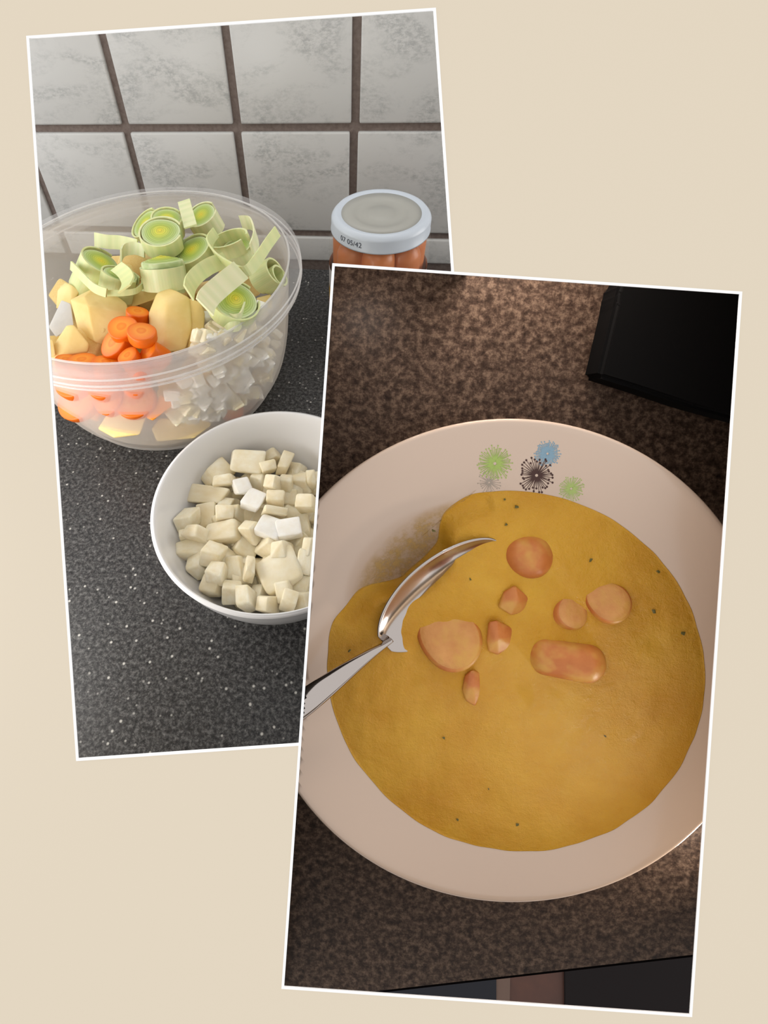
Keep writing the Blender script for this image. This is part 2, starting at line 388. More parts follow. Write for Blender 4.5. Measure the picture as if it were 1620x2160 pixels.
def leek_slice(px, py, z, rpx, hm, nrm, label, sink=0, rings=.0, seed=0, outer=True, oh=1.04):
    c = at(px, py, z); r = rpx/F*dep(c); n_ = camvec(*nrm)
    e = link('leek_slice', disc('leek_slice', r*.93, hm, .03, .0006, rings, seed), M['leek'], None, mw(c-n_*hm/2, frame(n_, camvec(1, .1*seed % 1, 0))))
    tag(e, label, 'leek', LG)
    if outer: link('outer_layer', ring('outer_layer', r, hm*oh, .0012, .4, 5.9+.05*(seed % 5)), M['leek_skin'], e).location = (0, 0, -hm*max(0, 1-oh)/2)
    return e
def leek_ring(px, py, z, rpx, hm, nrm, label, a0=0, a1=6.283, el=1.0, name='leek_ring', xdir=(1, 0, 0)):
    c = at(px, py, z); r = rpx/F*dep(c); n_ = camvec(*nrm)
    e = link(name, ring(name, r, hm, .0014, a0, a1, el), M['leek_skin'], None, mw(c, frame(n_, camvec(*xdir))))
    return tag(e, label, 'leek', LG)
def leek_strip(pts, z, hm, up, label, zs=None):
    P = []
    k = len(pts)
    for i, (x, y) in enumerate(pts): P.append(at(x, y, z+(zs[i] if zs else 0)))
    c = sum(P, Vector())/k
    sm = []
    for i in range(k-1):
        for s_ in range(6):
            t = s_/6; a_, b_, c_, d_ = P[max(i-1, 0)], P[i], P[i+1], P[min(i+2, k-1)]
            sm.append(.5*((2*b_)+(-a_+c_)*t+(2*a_-5*b_+4*c_-d_)*t*t+(-a_+3*b_-3*c_+d_)*t**3)-c)
    sm.append(P[-1]-c)
    e = link('leek_strip', band('leek_strip', sm, [camvec(*up)]*len(sm), hm, .0012), M['leek_skin'], None, mw(c, Matrix.Identity(3)))
    return tag(e, label, 'leek', LG)
leek_slice(338, 488, .130, 44, .011, (.0, .45, .89), 'leek slice with bright yellow heart lying tilted on another slice', seed=1, rings=.0008)
leek_slice(341, 549, .124, 46, .018, (-.05, .88, .47), 'thick upright leek slice with raised green rings on top', seed=2, rings=.003, oh=.8)
leek_slice(345, 590, .106, 44, .008, (.05, .95, .3), 'pale leek slice underneath the thick upright slice', seed=12)
leek_slice(404, 525, .118, 42, .016, (-.35, .45, .82), 'leek slice leaning sideways with an orange-yellow heart', seed=3)
leek_slice(352, 458, .124, 32, .014, (.1, .5, .85), 'small yellow-green leek slice at the back beside a white ribbon', seed=4)
leek_slice(424, 452, .122, 34, .014, (-.3, .4, .85), 'shaded leek slice at the very back of the bowl', seed=5)
leek_slice(497, 632, .116, 52, .010, (.35, .42, .84), 'large leek slice with yellow heart behind the front ribbon', seed=6, rings=.001)
leek_slice(497, 523, .116, 36, .014, (-.35, .55, .75), 'dark green leek slice inside an open loop of leek', seed=7)
leek_slice(214, 550, .114, 40, .026, (.5, .5, .5), 'pale cream leek chunk standing at the bowl edge', seed=8)
leek_slice(305, 470, .118, 36, .02, (-.5, .35, .75), 'whitish leek chunk leaning behind the yellow-hearted slice', seed=9)
leek_slice(255, 578, .112, 38, .016, (.35, .75, .5), 'cream leek chunk with fanned opened layers', seed=10, rings=.002)
leek_ring(487, 515, .119, 46, .010, (-.35, .62, .7), 'open loop of leek around the dark green slice', .2, 5.9, .72, xdir=(1, -.5, 0))
leek_ring(563, 582, .106, 28, .016, (.75, .25, .55), 'empty leek tube facing the bowl wall', 0, 6.283, .95)
leek_ring(575, 590, .103, 22, .014, (.75, .25, .55), 'small inner leek tube nested by the bowl wall', 0, 6.283, .95)
leek_strip([(398, 618), (402, 598), (418, 578), (445, 560), (478, 548)], .124, .0105, (-.5, .8, .3), 'curved leek ribbon leaning against the upright slice')
leek_strip([(432, 648), (440, 628), (468, 602), (508, 570)], .129, .0135, (-.66, .66, .35), 'broad pale leek ribbon lying over the large slice')
leek_strip([(455, 490), (442, 512), (458, 540), (490, 562), (520, 572), (545, 545), (565, 515), (585, 488)], .124, .0072, (-.5, .75, .4), 'long curling leek ribbon reaching towards the bowl rim', [0, 0, .002, .003, .004, .004, .005, .006])
leek_strip([(508, 470), (530, 472), (540, 500), (532, 530)], .122, .010, (-.3, .9, .3), 'short bent leek ribbon behind the loop')
leek_strip([(200, 505), (225, 510), (255, 512), (290, 520)], .120, .0095, (.1, .95, .3), 'straight white leek ribbon at the back edge of the pile')
leek_strip([(255, 540), (262, 528), (285, 524), (305, 530)], .119, .0085, (.1, .95, .3), 'short white leek ribbon in front of the straight ribbon')
leek_strip([(388, 424), (392, 440), (398, 462), (402, 478)], .130, .0095, (.95, .2, .2), 'upright white leek ribbon between the two back slices')
leek_strip([(150, 560), (163, 572), (178, 588), (200, 608), (225, 618)], .116, .006, (.3, .8, .5), 'thin pointed leek leaf hanging over the potato')
leek_strip([(225, 618), (260, 618), (290, 612), (310, 590)], .113, .004, (.1, .9, .3), 'thread of leek lying along the potato top')
leek_strip([(246, 562), (262, 575), (270, 592), (262, 610)], .121, .012, (.8, .3, .5), 'cream leek layer folded over the fanned chunk')
leek_strip([(470, 665), (485, 680), (505, 678), (515, 655)], .110, .011, (.1, .9, .3), 'leek layer wrapped under the large slice')

PG = 'potato pieces in the plastic bowl'
def chunk(name, cx, cy, z, outl, thick, mat, bev, label, cat, group, back=.75, p0=None):
    c = p0 if p0 is not None else at(cx, cy, z); d0 = dep(c)
    pts = []
    for q in outl:
        x, y, o_ = (*q, 0)[:3]
        pts.append(atd(x, y, d0+o_/1000)-c)
    for q in outl:
        x, y, o_ = (*q, 0)[:3]
        pts.append(atd(cx+(x-cx)*back, cy+(y-cy)*back, d0+thick)-c)
    e = link(name, hull(name, pts, bev, 3), mat, None, mw(c, Matrix.Identity(3)))
    for p in e.data.polygons: p.use_smooth = True
    try: e.data.set_sharp_from_angle(angle=math.radians(50))
    except Exception: pass
    return tag(e, label, cat, group)
POT = [
 (205, 665, .104, [(148, 632, 5), (178, 626, 2), (186, 645, -3), (200, 722, -2), (166, 703, 4), (200, 606, 12), (240, 618, 12), (268, 640, 10), (272, 662, 6), (246, 690, 2), (216, 728, 1)], .024, .0012, 'big peeled potato block with a sharp edge beside the carrots'),
 (360, 678, .106, [(312, 662, 3), (330, 617, 6), (355, 606, 8), (352, 640, -3), (372, 612, 5), (402, 628, 4), (406, 690, 0), (392, 738, 2), (345, 745, 2), (318, 724, 2), (350, 720, -3)], .022, .0022, 'rounded peeled potato half standing right of the carrots'),
 (410, 685, .104, [(398, 627, 4), (424, 637, 5), (433, 662, 6), (430, 700, 5), (396, 740, 4), (404, 690, 2)], .014, .0012, 'thin potato wedge leaning on the rounded potato half'),
 (148, 718, .100, [(112, 728, 4), (140, 686, 3), (156, 684, 2), (190, 727, 2), (186, 745, 3), (135, 752, 1), (110, 752, 4)], .016, .0015, 'low potato block in front of the white leek piece'),
 (142, 622, .100, [(121, 612, 4), (138, 595, 4), (150, 600, 0), (170, 614, 3), (152, 640, 2), (118, 652, 5)], .018, .0012, 'small potato corner at the bowl edge behind the big block'),
 (300, 620, .100, [(272, 598, 4), (332, 598, 4), (336, 628, 2), (276, 650, 2)], .016, .0015, 'potato piece half hidden under the pale leek slice'),
 (556, 640, .094, [(540, 628, 2), (572, 620, 2), (575, 650, 2), (548, 658, 2)], .012, .0012, 'potato piece squeezed between leek and bowl rim'),
 (98, 738, .098, [(84, 712, 2), (112, 716, 2), (118, 752, 2), (86, 756, 2)], .014, .0012, 'potato sliver against the left bowl edge'),
]
for p in POT: chunk('potato_piece', p[0], p[1], p[2], p[3], p[4], M['potato'], p[5], p[6], 'potato', PG)
chunk('leek_piece', 130, 670, .100, [(102, 690, 3), (130, 632, 3), (150, 640, 1), (156, 686, 1), (118, 712, 3)], 0.01, M['leek_grey'], .001, 'greyish white leek piece wedged beside the big potato', 'leek', LG)
# potatoes pressed against the wall, seen through the plastic
for x, y, o_, lab in ((255, 885, [(205, 905), (240, 850), (285, 858), (312, 872), (296, 918), (240, 925)], 'potato block seen through the bowl wall under the carrots'),
                      (375, 905, [(318, 905), (335, 882), (430, 880), (450, 895), (410, 925), (330, 932)], 'potato block seen through the bowl wall under the diced onion')):
    c = at_wall(x, y, .006); chunk('potato_piece', x, y, 0, o_, .018, M['potato'], .002, lab, 'potato', PG, p0=c)

CG = 'carrot slices in the plastic bowl'
def carrot(px, py, z, rpx, hm, nrm, seed, lab, p0=None, el=1.0):
    c = p0 if p0 is not None else at(px, py, z); r = rpx/F*dep(c); n_ = camvec(*nrm)
    e = link('carrot_slice', disc('carrot_slice', r, hm, .045, .0005, 0, seed), M['carrot'], None, mw(c-n_*hm/2, frame(n_, camvec(1, 0, 0)), (1, el, 1)))
    return tag(e, lab, 'carrot', CG)
cl = 'orange carrot slice heaped between the peeled potatoes'
carrot(256, 688, .112, 32, .008, (-.1, .45, .88), 1, 'carrot slice on top of the heap, overlapped by another')
carrot(236, 722, .104, 33, .009, (-.45, .25, .85), 2, cl)
carrot(298, 697, .115, 31, .007, (.1, .65, .75), 3, 'round carrot slice lying flat on top of the heap')
carrot(290, 655, .109, 24, .010, (.2, .75, .6), 4, 'carrot end behind the heap next to the potato half')
carrot(268, 748, .106, 23, .011, (-.25, .55, .8), 5, cl)
carrot(310, 738, .105, 25, .014, (-.55, .35, .75), 6, cl)
carrot(172, 757, .098, 32, .009, (.0, .8, .6), 7, cl)
carrot(224, 762, .098, 30, .009, (.15, .8, .6), 8, cl)
carrot(138, 756, .097, 22, .009, (.2, .8, .6), 9, cl)
carrot(296, 764, .099, 26, .009, (.1, .8, .6), 10, cl)
cw = 'carrot slice pressed against the plastic wall under the rim'
for i, (x, y, r_, nr) in enumerate(((285, 842, 42, (0, .2, .97)), (225, 840, 36, (-.3, .2, .9)), (160, 845, 44, (-.2, .2, .95)), (128, 830, 40, (-.5, .3, .8)), (180, 880, 34, (-.3, .1, .9)), (510, 833, 18, (.5, .2, .8)), (492, 862, 24, (.4, .2, .9)), (150, 800, 40, (-.2, .3, .9)), (215, 805, 38, (0, .3, .9)), (285, 800, 34, (.1, .3, .9)))):
    carrot(x, y, 0, r_, .008, nr, 20+i, cw, at_wall(x, y, .008))
c = at_wall(345, 850, .005); chunk('carrot_slice', 345, 850, 0, [(308, 882), (338, 832), (372, 850), (322, 888)], .010, M['carrot'], .001, 'carrot wedge seen through the bowl wall beside the diced onion', 'carrot', CG, p0=c)

# diced onion: shared rounded irregular blocks
def die_mesh(i):
    rnd = random.Random(100+i); pts = []
    for x in (-.5, .5):
        for y in (-.5, .5):
            for z in (-.5, .5): pts.append((x*rnd.uniform(.66, 1.08)+rnd.uniform(-.06, .06), y*rnd.uniform(.66, 1.08)+rnd.uniform(-.06, .06), z*rnd.uniform(.65, 1.05)))
    me = hull('onion_piece', pts, .085, 3, False)
    for p in me.polygons: p.use_smooth = True
    try: me.set_sharp_from_angle(angle=math.radians(60))
    except Exception: pass
    return me
DICE = [die_mesh(i) for i in range(9)]; DICEW = []
for d_ in DICE:
    q = d_.copy(); q.materials.append(M['onion_white']); DICEW.append(q); d_.materials.append(M['onion'])
def die(p, w_, h_, t_, ang, tilt, rnd, lab, grp, white=False, hz=True):
    base = frame((0, 0, 1), CR) if hz else frame(-CF, CR)
    R_ = base @ Matrix.Rotation(math.radians(-ang), 3, 'Z') @ Matrix.Rotation(rnd.uniform(-tilt, tilt), 3, 'X') @ Matrix.Rotation(rnd.uniform(-tilt, tilt), 3, 'Y')
    e = link('onion_piece', rnd.choice(DICEW if white else DICE), None, None, mw(p, R_, (w_, h_, t_)))
    return tag(e, lab, 'onion', grp)
rnd = random.Random(3)
OG = 'diced onion in the plastic bowl'
ol = 'small diced onion piece in the plastic bowl by the bowl wall'
for k in range(150):
    x = rnd.uniform(362, 590); y = rnd.uniform(700, 885)
    if y > 885-(x-380)*.42+20 and x > 430: continue
    if x < 420 and y < 800: continue
    if y > 900-(x-360)*.1 - max(0, x-500)*.75: continue
    p = at_wall(x, y, rnd.uniform(.003, .007))
    if p is None: continue
    s_ = rnd.uniform(.0065, .011); die(p, s_*1.2, s_, s_*.8, rnd.uniform(0, 90), .6, rnd, ol, OG, rnd.random() < .5, False)
for (x, y, s_) in ((435, 712, .009), (458, 700, .010), (472, 690, .011), (500, 690, .013), (522, 676, .012), (448, 690, .008), (545, 662, .009), (465, 712, .009), (490, 705, .009), (430, 728, .010), (415, 738, .009), (440, 672, .010), (520, 690, .010), (550, 648, .008)):
    p = at(x, y, .097); die(p, s_*1.2, s_, s_*.8, rnd.uniform(0, 90), .5, rnd, 'diced onion piece showing above the bowl rim beside the leek', OG, rnd.random() < .5)
# vegetables lying deeper in the bowl
for k in range(70):
    a_ = rnd.uniform(0, 6.283); z = rnd.uniform(.015, .088); rr = math.sqrt(rnd.random())*(rin(z)-.02)
    p = PBC+Vector((rr*math.cos(a_), rr*math.sin(a_), z)); s_ = rnd.uniform(.02, .03)
    e = link('potato_piece', DICE[k % 9].copy(), None, None, mw(p, frame((rnd.gauss(0, 1), rnd.gauss(0, 1), rnd.gauss(0, 1)+.01), (1, .3, .2)), (s_, s_*.9, s_*.8)))
    e.data.materials.clear(); e.data.materials.append(M['potato']); e.data.name = 'potato_piece'
    tag(e, 'potato piece lying deep in the plastic bowl under the other vegetables', 'potato', PG)

# ------------------------------------------------------------------ white bowl with diced onion
WBC = Vector((-.0538, .1637, 0)); ZR = .0613
wo = [(0, .0), (.030, 0), (.033, .0005), (.037, .004), (.050, .013), (.0605, .028), (.0665, .045), (.0697, .0595)]
wi = [(.0690, .0613), (.0672, .0605), (.0640, .045), (.0580, .030), (.0475, .0165), (.034, .0085), (0, .0065)]
wb = link('white_bowl', revolve('white_bowl', smoothprof(wo, 5)+[(.0700, .0608)]+smoothprof(wi, 5), 128), M['glaze_white'], None, mw(WBC, Matrix.Identity(3)))
tag(wb, 'small round white porcelain bowl filled with diced onion', 'bowl')
DL = """470 430 260 170 -35;860 370 220 270 -80;1080 305 190 110 -10;1050 420 140 110 0;1225 385 120 180 5;690 470 60 200 15;600 570 180 90 -10;440 720 430 150 5;960 570 140 150 30;1130 590 130 140 20;1350 590 270 150 20;1250 620 120 130 0;1130 760 160 140 10;1270 740 170 170 0;1460 790 170 150 0;180 970 190 190 10;430 930 210 200 -10;600 900 160 150 0;750 910 160 170 0;620 820 150 90 0;1130 880 240 80 0;1430 1020 140 230 -15;590 1110 310 170 -20;890 1090 200 150 20;830 1260 280 210 25;320 1120 190 110 0;180 1150 130 90 0;270 1280 340 160 -8;480 1330 220 150 0;590 1380 280 160 20;1080 1230 190 190 0;1200 1300 150 150 0;1370 1210 180 150 20;1440 1400 160 240 10;1160 1510 420 330 -30;310 1470 180 170 0;520 1520 160 150 0;480 1640 200 170 0;730 1480 150 200 0;860 1480 90 180 0;760 1590 160 200 0;690 1720 180 150 0;840 1790 150 200 0;1000 1750 160 180 0;1070 1840 150 150 0;1230 1690 190 200 0;1400 1660 170 200 0;1280 1800 160 150 0;1420 1800 150 150 0;1500 560 90 150 0;1500 1250 120 200 0"""
WG = 'diced onion in the white bowl'
wl = 'pale yellow diced onion piece heaped in the small white bowl'
def rwi(z):
    for (r0, z0), (r1, z1) in zip(wi, wi[1:]):
        if z1 <= z <= z0: return r1+(r0-r1)*(z-z1)/(z0-z1)
    return .06
for i, s_ in enumerate(DL.split(';')):
    X, Y, w_, h_, an = map(float, s_.split()); px, py = 350+X/4.909, 900+Y/4.909
    zt = .0365+.006*math.sin(i*2.3)
    p = at(px, py, zt); q = p-WBC; rr = math.hypot(q.x, q.y); lim = rwi(zt)-.006
    if rr > lim: p = WBC+Vector((q.x*lim/rr, q.y*lim/rr, zt+.001))
    d_ = dep(p)/F/4.909; die(p, w_*d_*1.16, h_*d_*1.26, rnd.uniform(.011, .016), an+rnd.uniform(-14, 14), .5, rnd, wl, WG)
for X, Y, w_, h_, an in ((790, 610, 170, 160, -20), (920, 760, 160, 210, 25), (1070, 1050, 200, 180, 15), (1280, 1050, 220, 180, -10)):
    p = at(350+X/4.909, 900+Y/4.909, .043); d_ = dep(p)/F/4.909
    die(p, w_*d_*1.35, h_*d_*1.35, .006, an, .2, rnd, 'bright white onion flake lying on top of the diced onion', WG, True)
for k in range(150):
    a_ = rnd.uniform(0, 6.283); z = rnd.choice((.014, .020, .026, .029)); rr = math.sqrt(rnd.random())*(rwi(z)-.009)
    p = WBC+Vector((rr*math.cos(a_), rr*math.sin(a_), z)); s_ = rnd.uniform(.011, .016)
    die(p, s_*1.2, s_, s_*.8, rnd.uniform(0, 180), .5, rnd, wl, WG)

# ------------------------------------------------------------------ jar of sausages
JC = Vector((-.0061, .396, 0)); JT = .1137; JR = .038
jar = empty('sausage_jar', mw(JC, Matrix.Identity(3)))
tag(jar, 'glass jar of sausages with a white screw lid by the tiled wall', 'jar')
gb = [(0, .002), (.034, .002), (.0385, .005), (.0398, .010), (.0398, .090), (.0390, .096), (.0365, .1005), (.0355, .104), (.0355, .110)]
gi = [(.0340, .110), (.0340, .103), (.0352, .099), (.0376, .0945), (.0383, .089), (.0383, .011), (.036, .006), (0, .005)]
link('glass_body', revolve('glass_body', gb+gi, 96), M['glass'], jar)
lp = [(0, JT-.0012), (.010, JT-.0012), (.0105, JT-.0016), (.020, JT-.0016), (.0205, JT-.0012), (.0300, JT-.0012), (.0318, JT-.0004), (.0335, JT), (.0352, JT-.0002), (.0366, JT-.0018), (.0374, JT-.0026), (.0380, JT-.004), (.0380, JT-.0115), (.0384, JT-.0120), (.0383, JT-.0130), (.0372, JT-.0130), (.0365, JT-.005), (0, JT-.005)]
lid = link('lid', revolve('lid', lp, 96), M['lid'], jar)
link('lid_panel', revolve('lid_panel', [(0, JT-.0009), (.0098, JT-.0009), (.0103, JT-.0013), (.0202, JT-.0013), (.0207, JT-.0009), (.0303, JT-.0009), (.0303, JT-.0014), (0, JT-.0014)], 96), M['lid_top'], lid)
# stamped code on the lid's skirt
fc = bpy.data.curves.new('stamp', 'FONT'); fc.body = '07 05/42'; fc.size = .0056; fc.align_x = 'CENTER'; fc.align_y = 'CENTER'
fo = bpy.data.objects.new('stamp', fc); COL.objects.link(fo); dg = bpy.context.evaluated_depsgraph_get()
tm = bpy.data.meshes.new_from_object(fo.evaluated_get(dg)); bpy.data.objects.remove(fo)
pt = atd(733, 497, .45)                                          # direction of the stamp round the lid
a0 = -2.15
for v in tm.vertices:
    th_ = a0+v.co.x/JR; zz = JT-.0078+v.co.y
    v.co = Vector(((JR+.0002)*math.cos(th_), (JR+.0002)*math.sin(th_), zz))
link('stamp', tm, M['ink'], lid)
rj = ray(690, 548); zl = CAM.z+rj.z*(JC.y/rj.y)
def labelband(name, z0, z1, rr, a0, a1, mat, par):
    n = 40; vs_ = []; fs = []
    for i in range(n+1):
        a_ = a0+(a1-a0)*i/n
        for r_, z in ((rr, z0), (rr, z1)): vs_.append((r_*math.cos(a_), r_*math.sin(a_), z))
    for i in range(n): fs.append((2*i, 2*i+2, 2*i+3, 2*i+1))
    return link(name, mesh(name, vs_, fs, True), mat, par)
lb = labelband('label', .012, zl, .0400, 0, 6.2832, M['paper'], jar)
labelband('label_print', zl-.030, zl-.018, .04015, 2.9, 5.6, M['label_yellow'], lb)
labelband('label_print', zl-.044, zl-.030, .04015, 2.95, 5.6, M['label_orange'], lb)
def capsule(name, r, h, n=24):
    pr = [(r*math.sin(t*math.pi/16), h-r+r*math.cos(t*math.pi/16)) for t in range(9)]+[(r*math.cos(t*math.pi/16), r-r*math.sin(t*math.pi/16)) for t in range(9)]
    return revolve(name, pr, n)
capm = capsule('sausage', .0129, .0935); capm.materials.append(M['jar_sausage'])
for k in range(8):
    if k < 7: a_ = 2*math.pi*k/7+.25; p = JC+Vector((.0250*math.cos(a_), .0250*math.sin(a_), .0055+.002*(k % 2)))
    else: p = JC+Vector((0, 0, .007))
    e = link('sausage', capm, None, None, mw(p, Matrix.Identity(3)))
    tag(e, 'whole sausage standing upright inside the glass jar', 'sausage', 'sausages in the jar')

# ------------------------------------------------------------------ RIGHT: table slab with the soup plate (own frame: x right, y up, z off the table)
RS = .105
def c2w(v): return CR*v[0]+CD*v[1]+CF*v[2]
NN = c2w((-.0715841, .07841636, -.99434732)).normalized()
ex = c2w((math.cos(math.radians(3.97)), math.sin(math.radians(3.97)), 0)); ex = (ex-NN*ex.dot(NN)).normalized(); ey = NN.cross(ex)
ROTR = Matrix((ex, ey, NN)).transposed()
RIMZ = .034
KR = .93                                                         # plate of 19.5 cm
RO = CAM+(c2w((.782, .880, 2.144))*RS-NN*RIMZ)*KR
RM = mw(RO, ROTR, (KR, KR, KR)); RI = RM.inverted()
def pr(px, py, h=0.0):                                           # local point at height h on the pixel's ray
    r = ray(px, py); t = ((RO+NN*h*KR)-CAM).dot(NN)/r.dot(NN); return RI @ (CAM+r*t)
def prw(px, py, h=0.0): return RM @ pr(px, py, h)
def rloc(x, y, z, rz=0): return RM @ Matrix.Translation((x, y, z)) @ Matrix.Rotation(rz, 4, 'Z')
def ext(a_, b_, y): t = (y-a_[1])/(b_[1]-a_[1]); return (a_[0]+(b_[0]-a_[0])*t, y)
topx = lambda x: Rm[0][1]+(x-Rm[0][0])*(Rm[1][1]-Rm[0][1])/(Rm[1][0]-Rm[0][0])
edge = lambda x: 2083+(x-860)*(2014-2083)/(1460-860)
lowl = ext(Rm[0], Rm[3], 2113)
spoly = [Rm[0], (985, topx(985)), (985, 180), (1720, 180), (1720, edge(1720)), (lowl[0], edge(lowl[0]))]
SL = [pr(x, y, 0) for x, y in spoly]
slab = link('table_top', prism('table_top', SL, (0, 0, -1), .007), [M['table']], None, RM)
tag(slab, 'brown speckled glossy table top carrying the soup plate', 'table')
link('edge_strip', prism('edge_strip', [SL[4]+Vector((0, -.0002, -.0002)), SL[5]+Vector((0, -.0002, -.0002)), SL[5]+Vector((0, -.0022, -.0008)), SL[4]+Vector((0, -.0022, -.0008))], (0, 0, -1), .006), M['table_edge'], slab)
# side walls of the niche, from the board back to the table
def side(name, pts):
    f_ = [bd(p, -.0013) for p in pts]; b_ = [prw(p[0], p[1], -.003) for p in pts]
    vs_ = f_+b_; k = len(pts)
    me = mesh(name, vs_, [(i, i+1, k+i+1, k+i) for i in range(k-1)])
    o = link(name, me, M['tray']); s_ = o.modifiers.new('thick', 'SOLIDIFY'); s_.thickness = .0006; s_.offset = 0
    tag(o, kind='structure')
side('wall_left', [(lowl[0], edge(lowl[0])+6), Rm[0], (985, topx(985))])
side('wall_top', [(985, topx(985)), (985, 180), (1720, 180)])
side('wall_right', [(1720, 180), (1720, 2010)])

# plate
pi_ = [(0, .006), (.040, .0062), (.055, .0085), (.068, .0145), (.081, .0215), (.095, .0290), (.1025, .0332)]
po_ = [(.1050, .0340), (.1056, .0334), (.1040, .0318), (.095, .0262), (.080, .0180), (.066, .0105), (.0565, .004), (.055, 0), (.051, 0), (.050, .003), (0, .003)]
pis = smoothprof(pi_, 6)
def zp(r):
    for (r0, z0), (r1, z1) in zip(pis, pis[1:]):
        if r0 <= r <= r1 and r1 > r0: return z0+(z1-z0)*(r-r0)/(r1-r0)
    return .034
pm = revolve('soup_plate', pis+[(.1040, .0339)]+po_, 160)
# the niche wall cuts the plate's outermost left edge
bm = bmesh.new(); bm.from_mesh(pm)
wa, wb_, wc = pr(*Rm[0], 0), pr(*Rm[3], 0), pr(*Rm[3], .04)
wn = (wb_-wa).cross(wc-wa).normalized()
if wn.x > 0: wn = -wn
rr_ = bmesh.ops.bisect_plane(bm, geom=bm.verts[:]+bm.edges[:]+bm.faces[:], plane_co=wa-wn*.0001, plane_no=wn, clear_outer=True)
bmesh.ops.holes_fill(bm, edges=[e_ for e_ in bm.edges if e_.is_boundary], sides=0)
bmesh.ops.recalc_face_normals(bm, faces=bm.faces)
bm.to_mesh(pm); bm.free()
for p in pm.polygons: p.use_smooth = True
plate = link('soup_plate', pm, M['plate'], None, RM)
tag(plate, 'deep ivory soup plate with dandelion flower print on its rim', 'plate')
def onplate(px, py, lift=.00012):
    h = .03
    for _ in range(12):
        q = pr(px, py, h); h = zp(math.hypot(q.x, q.y))+lift
    return pr(px, py, h)
def flower(cx, cy, r, n, mat, seed, lw=.8, dots=True, dotr=2.2, lift=.00012, clip=None):
    rn = random.Random(seed); vs_, fs = [], []
    def quad(pts):
        b = len(vs_)
        for x, y in pts:
            q = onplate(x, y, lift); vs_.append(q)
        fs.append(tuple(range(b, b+len(pts))))
    for i in range(n):
        a_ = 2*math.pi*(i+rn.uniform(-.3, .3))/n; L = r*rn.uniform(.72, 1.05); c_, s_ = math.cos(a_), math.sin(a_)
        for k in range(3):
            t0, t1 = .12+.88*k/3, .12+.88*(k+1)/3
            w0, w1 = lw*(1.5-t0), lw*(1.5-t1)
            quad([(cx+c_*L*t0-s_*w0, cy+s_*L*t0+c_*w0), (cx+c_*L*t1-s_*w1, cy+s_*L*t1+c_*w1), (cx+c_*L*t1+s_*w1, cy+s_*L*t1-c_*w1), (cx+c_*L*t0+s_*w0, cy+s_*L*t0-c_*w0)])
        if dots: quad([(cx+c_*L+dotr*math.cos(b), cy+s_*L+dotr*math.sin(b)) for b in [j*math.pi/4 for j in range(8)]])
    k = 18; 
    for i in range(k):
        a0_, a1_ = 2*math.pi*i/k, 2*math.pi*(i+1)/k; r0, r1 = r*.09, r*.24
        quad([(cx+r0*math.cos(a0_), cy+r0*math.sin(a0_)), (cx+r1*math.cos(a0_), cy+r1*math.sin(a0_)), (cx+r1*math.cos(a1_), cy+r1*math.sin(a1_)), (cx+r0*math.cos(a1_), cy+r0*math.sin(a1_))])
    return link('flower_print', mesh('flower_print', vs_, fs), mat, plate)
for args, lab in (((1032, 1018, 24, 26, M['d_grey'], 5, .5, True, 1.3, .00010), 'grey dandelion print'), ((1044, 978, 37, 54, M['d_green'], 1, .8, True, 1.6, .00014), 'green dandelion print'),
                  ((1155, 957, 27, 58, M['d_blue'], 2, .85, True, 1.5, .00010), 'blue dandelion print'), ((1132, 1003, 37, 40, M['d_brown'], 3, .75, True, 2.3, .00018), 'dark brown dandelion print'),
                  ((1205, 1031, 27, 44, M['d_green2'], 4, .7, True, 1.4, .00010), 'small green dandelion print')):
    o = flower(*args); o['label'] = lab

# soup surface
SC = Vector((.0067, -.0069)); SR = .771*RS; SZ = .0217
def ell(n=200):
    return [(SC.x+SR*math.cos(2*math.pi*i/n), SC.y+SR*math.sin(2*math.pi*i/n)) for i in range(n)]
gx = sum((zp(math.hypot(x, y))-SZ)*(x-SC.x) for x, y in ell())/sum((x-SC.x)**2 for x, y in ell())
gy = sum((zp(math.hypot(x, y))-SZ)*(y-SC.y) for x, y in ell())/sum((y-SC.y)**2 for x, y in ell())
g0 = sum(zp(math.hypot(x, y)) for x, y in ell())/200
def sz(x, y): return g0+gx*(x-SC.x)+gy*(y-SC.y)
def onsoup(px, py, lift=0.0):
    h = SZ
    for _ in range(10):
        q = pr(px, py, h); h = sz(q.x, q.y)+lift
    return pr(px, py, h)
bnd = [(1010, 1034), (968, 1058), (938, 1082), (928, 1105), (934, 1130), (935, 1152), (900, 1190), (852, 1234), (800, 1244), (766, 1238), (742, 1264), (725, 1297)]
C0 = onsoup(1100, 1400)
inl = [onsoup(x, y) for x, y in bnd]
inl = sorted([(math.atan2(q.y-C0.y, q.x-C0.x), math.hypot(q.x-C0.x, q.y-C0.y)) for q in inl])
def brad(a_):
    # distance from C0 to the soup circle in direction a_
    dx, dy = math.cos(a_), math.sin(a_); fx, fy = C0.x-SC.x, C0.y-SC.y; b_ = fx*dx+fy*dy; c_ = fx*fx+fy*fy-SR*SR
    R_ = -b_+math.sqrt(b_*b_-c_)
    if inl[0][0] < a_ < inl[-1][0]:
        for (t0, r0), (t1, r1) in zip(inl, inl[1:]):
            if t0 <= a_ <= t1: R_ = min(R_, r0+(r1-r0)*(a_-t0)/max(t1-t0, 1e-6))
    return R_
NA, NRr = 300, 60
BR = [brad(-math.pi+2*math.pi*i/NA) for i in range(NA)]
for _ in range(6): BR = [BR[i] if not inl[0][0]-.1 < -math.pi+2*math.pi*i/NA < inl[-1][0]+.1 else .25*BR[i-1]+.5*BR[i]+.25*BR[(i+1) % NA] for i in range(NA)]
vs_, fs = [], []
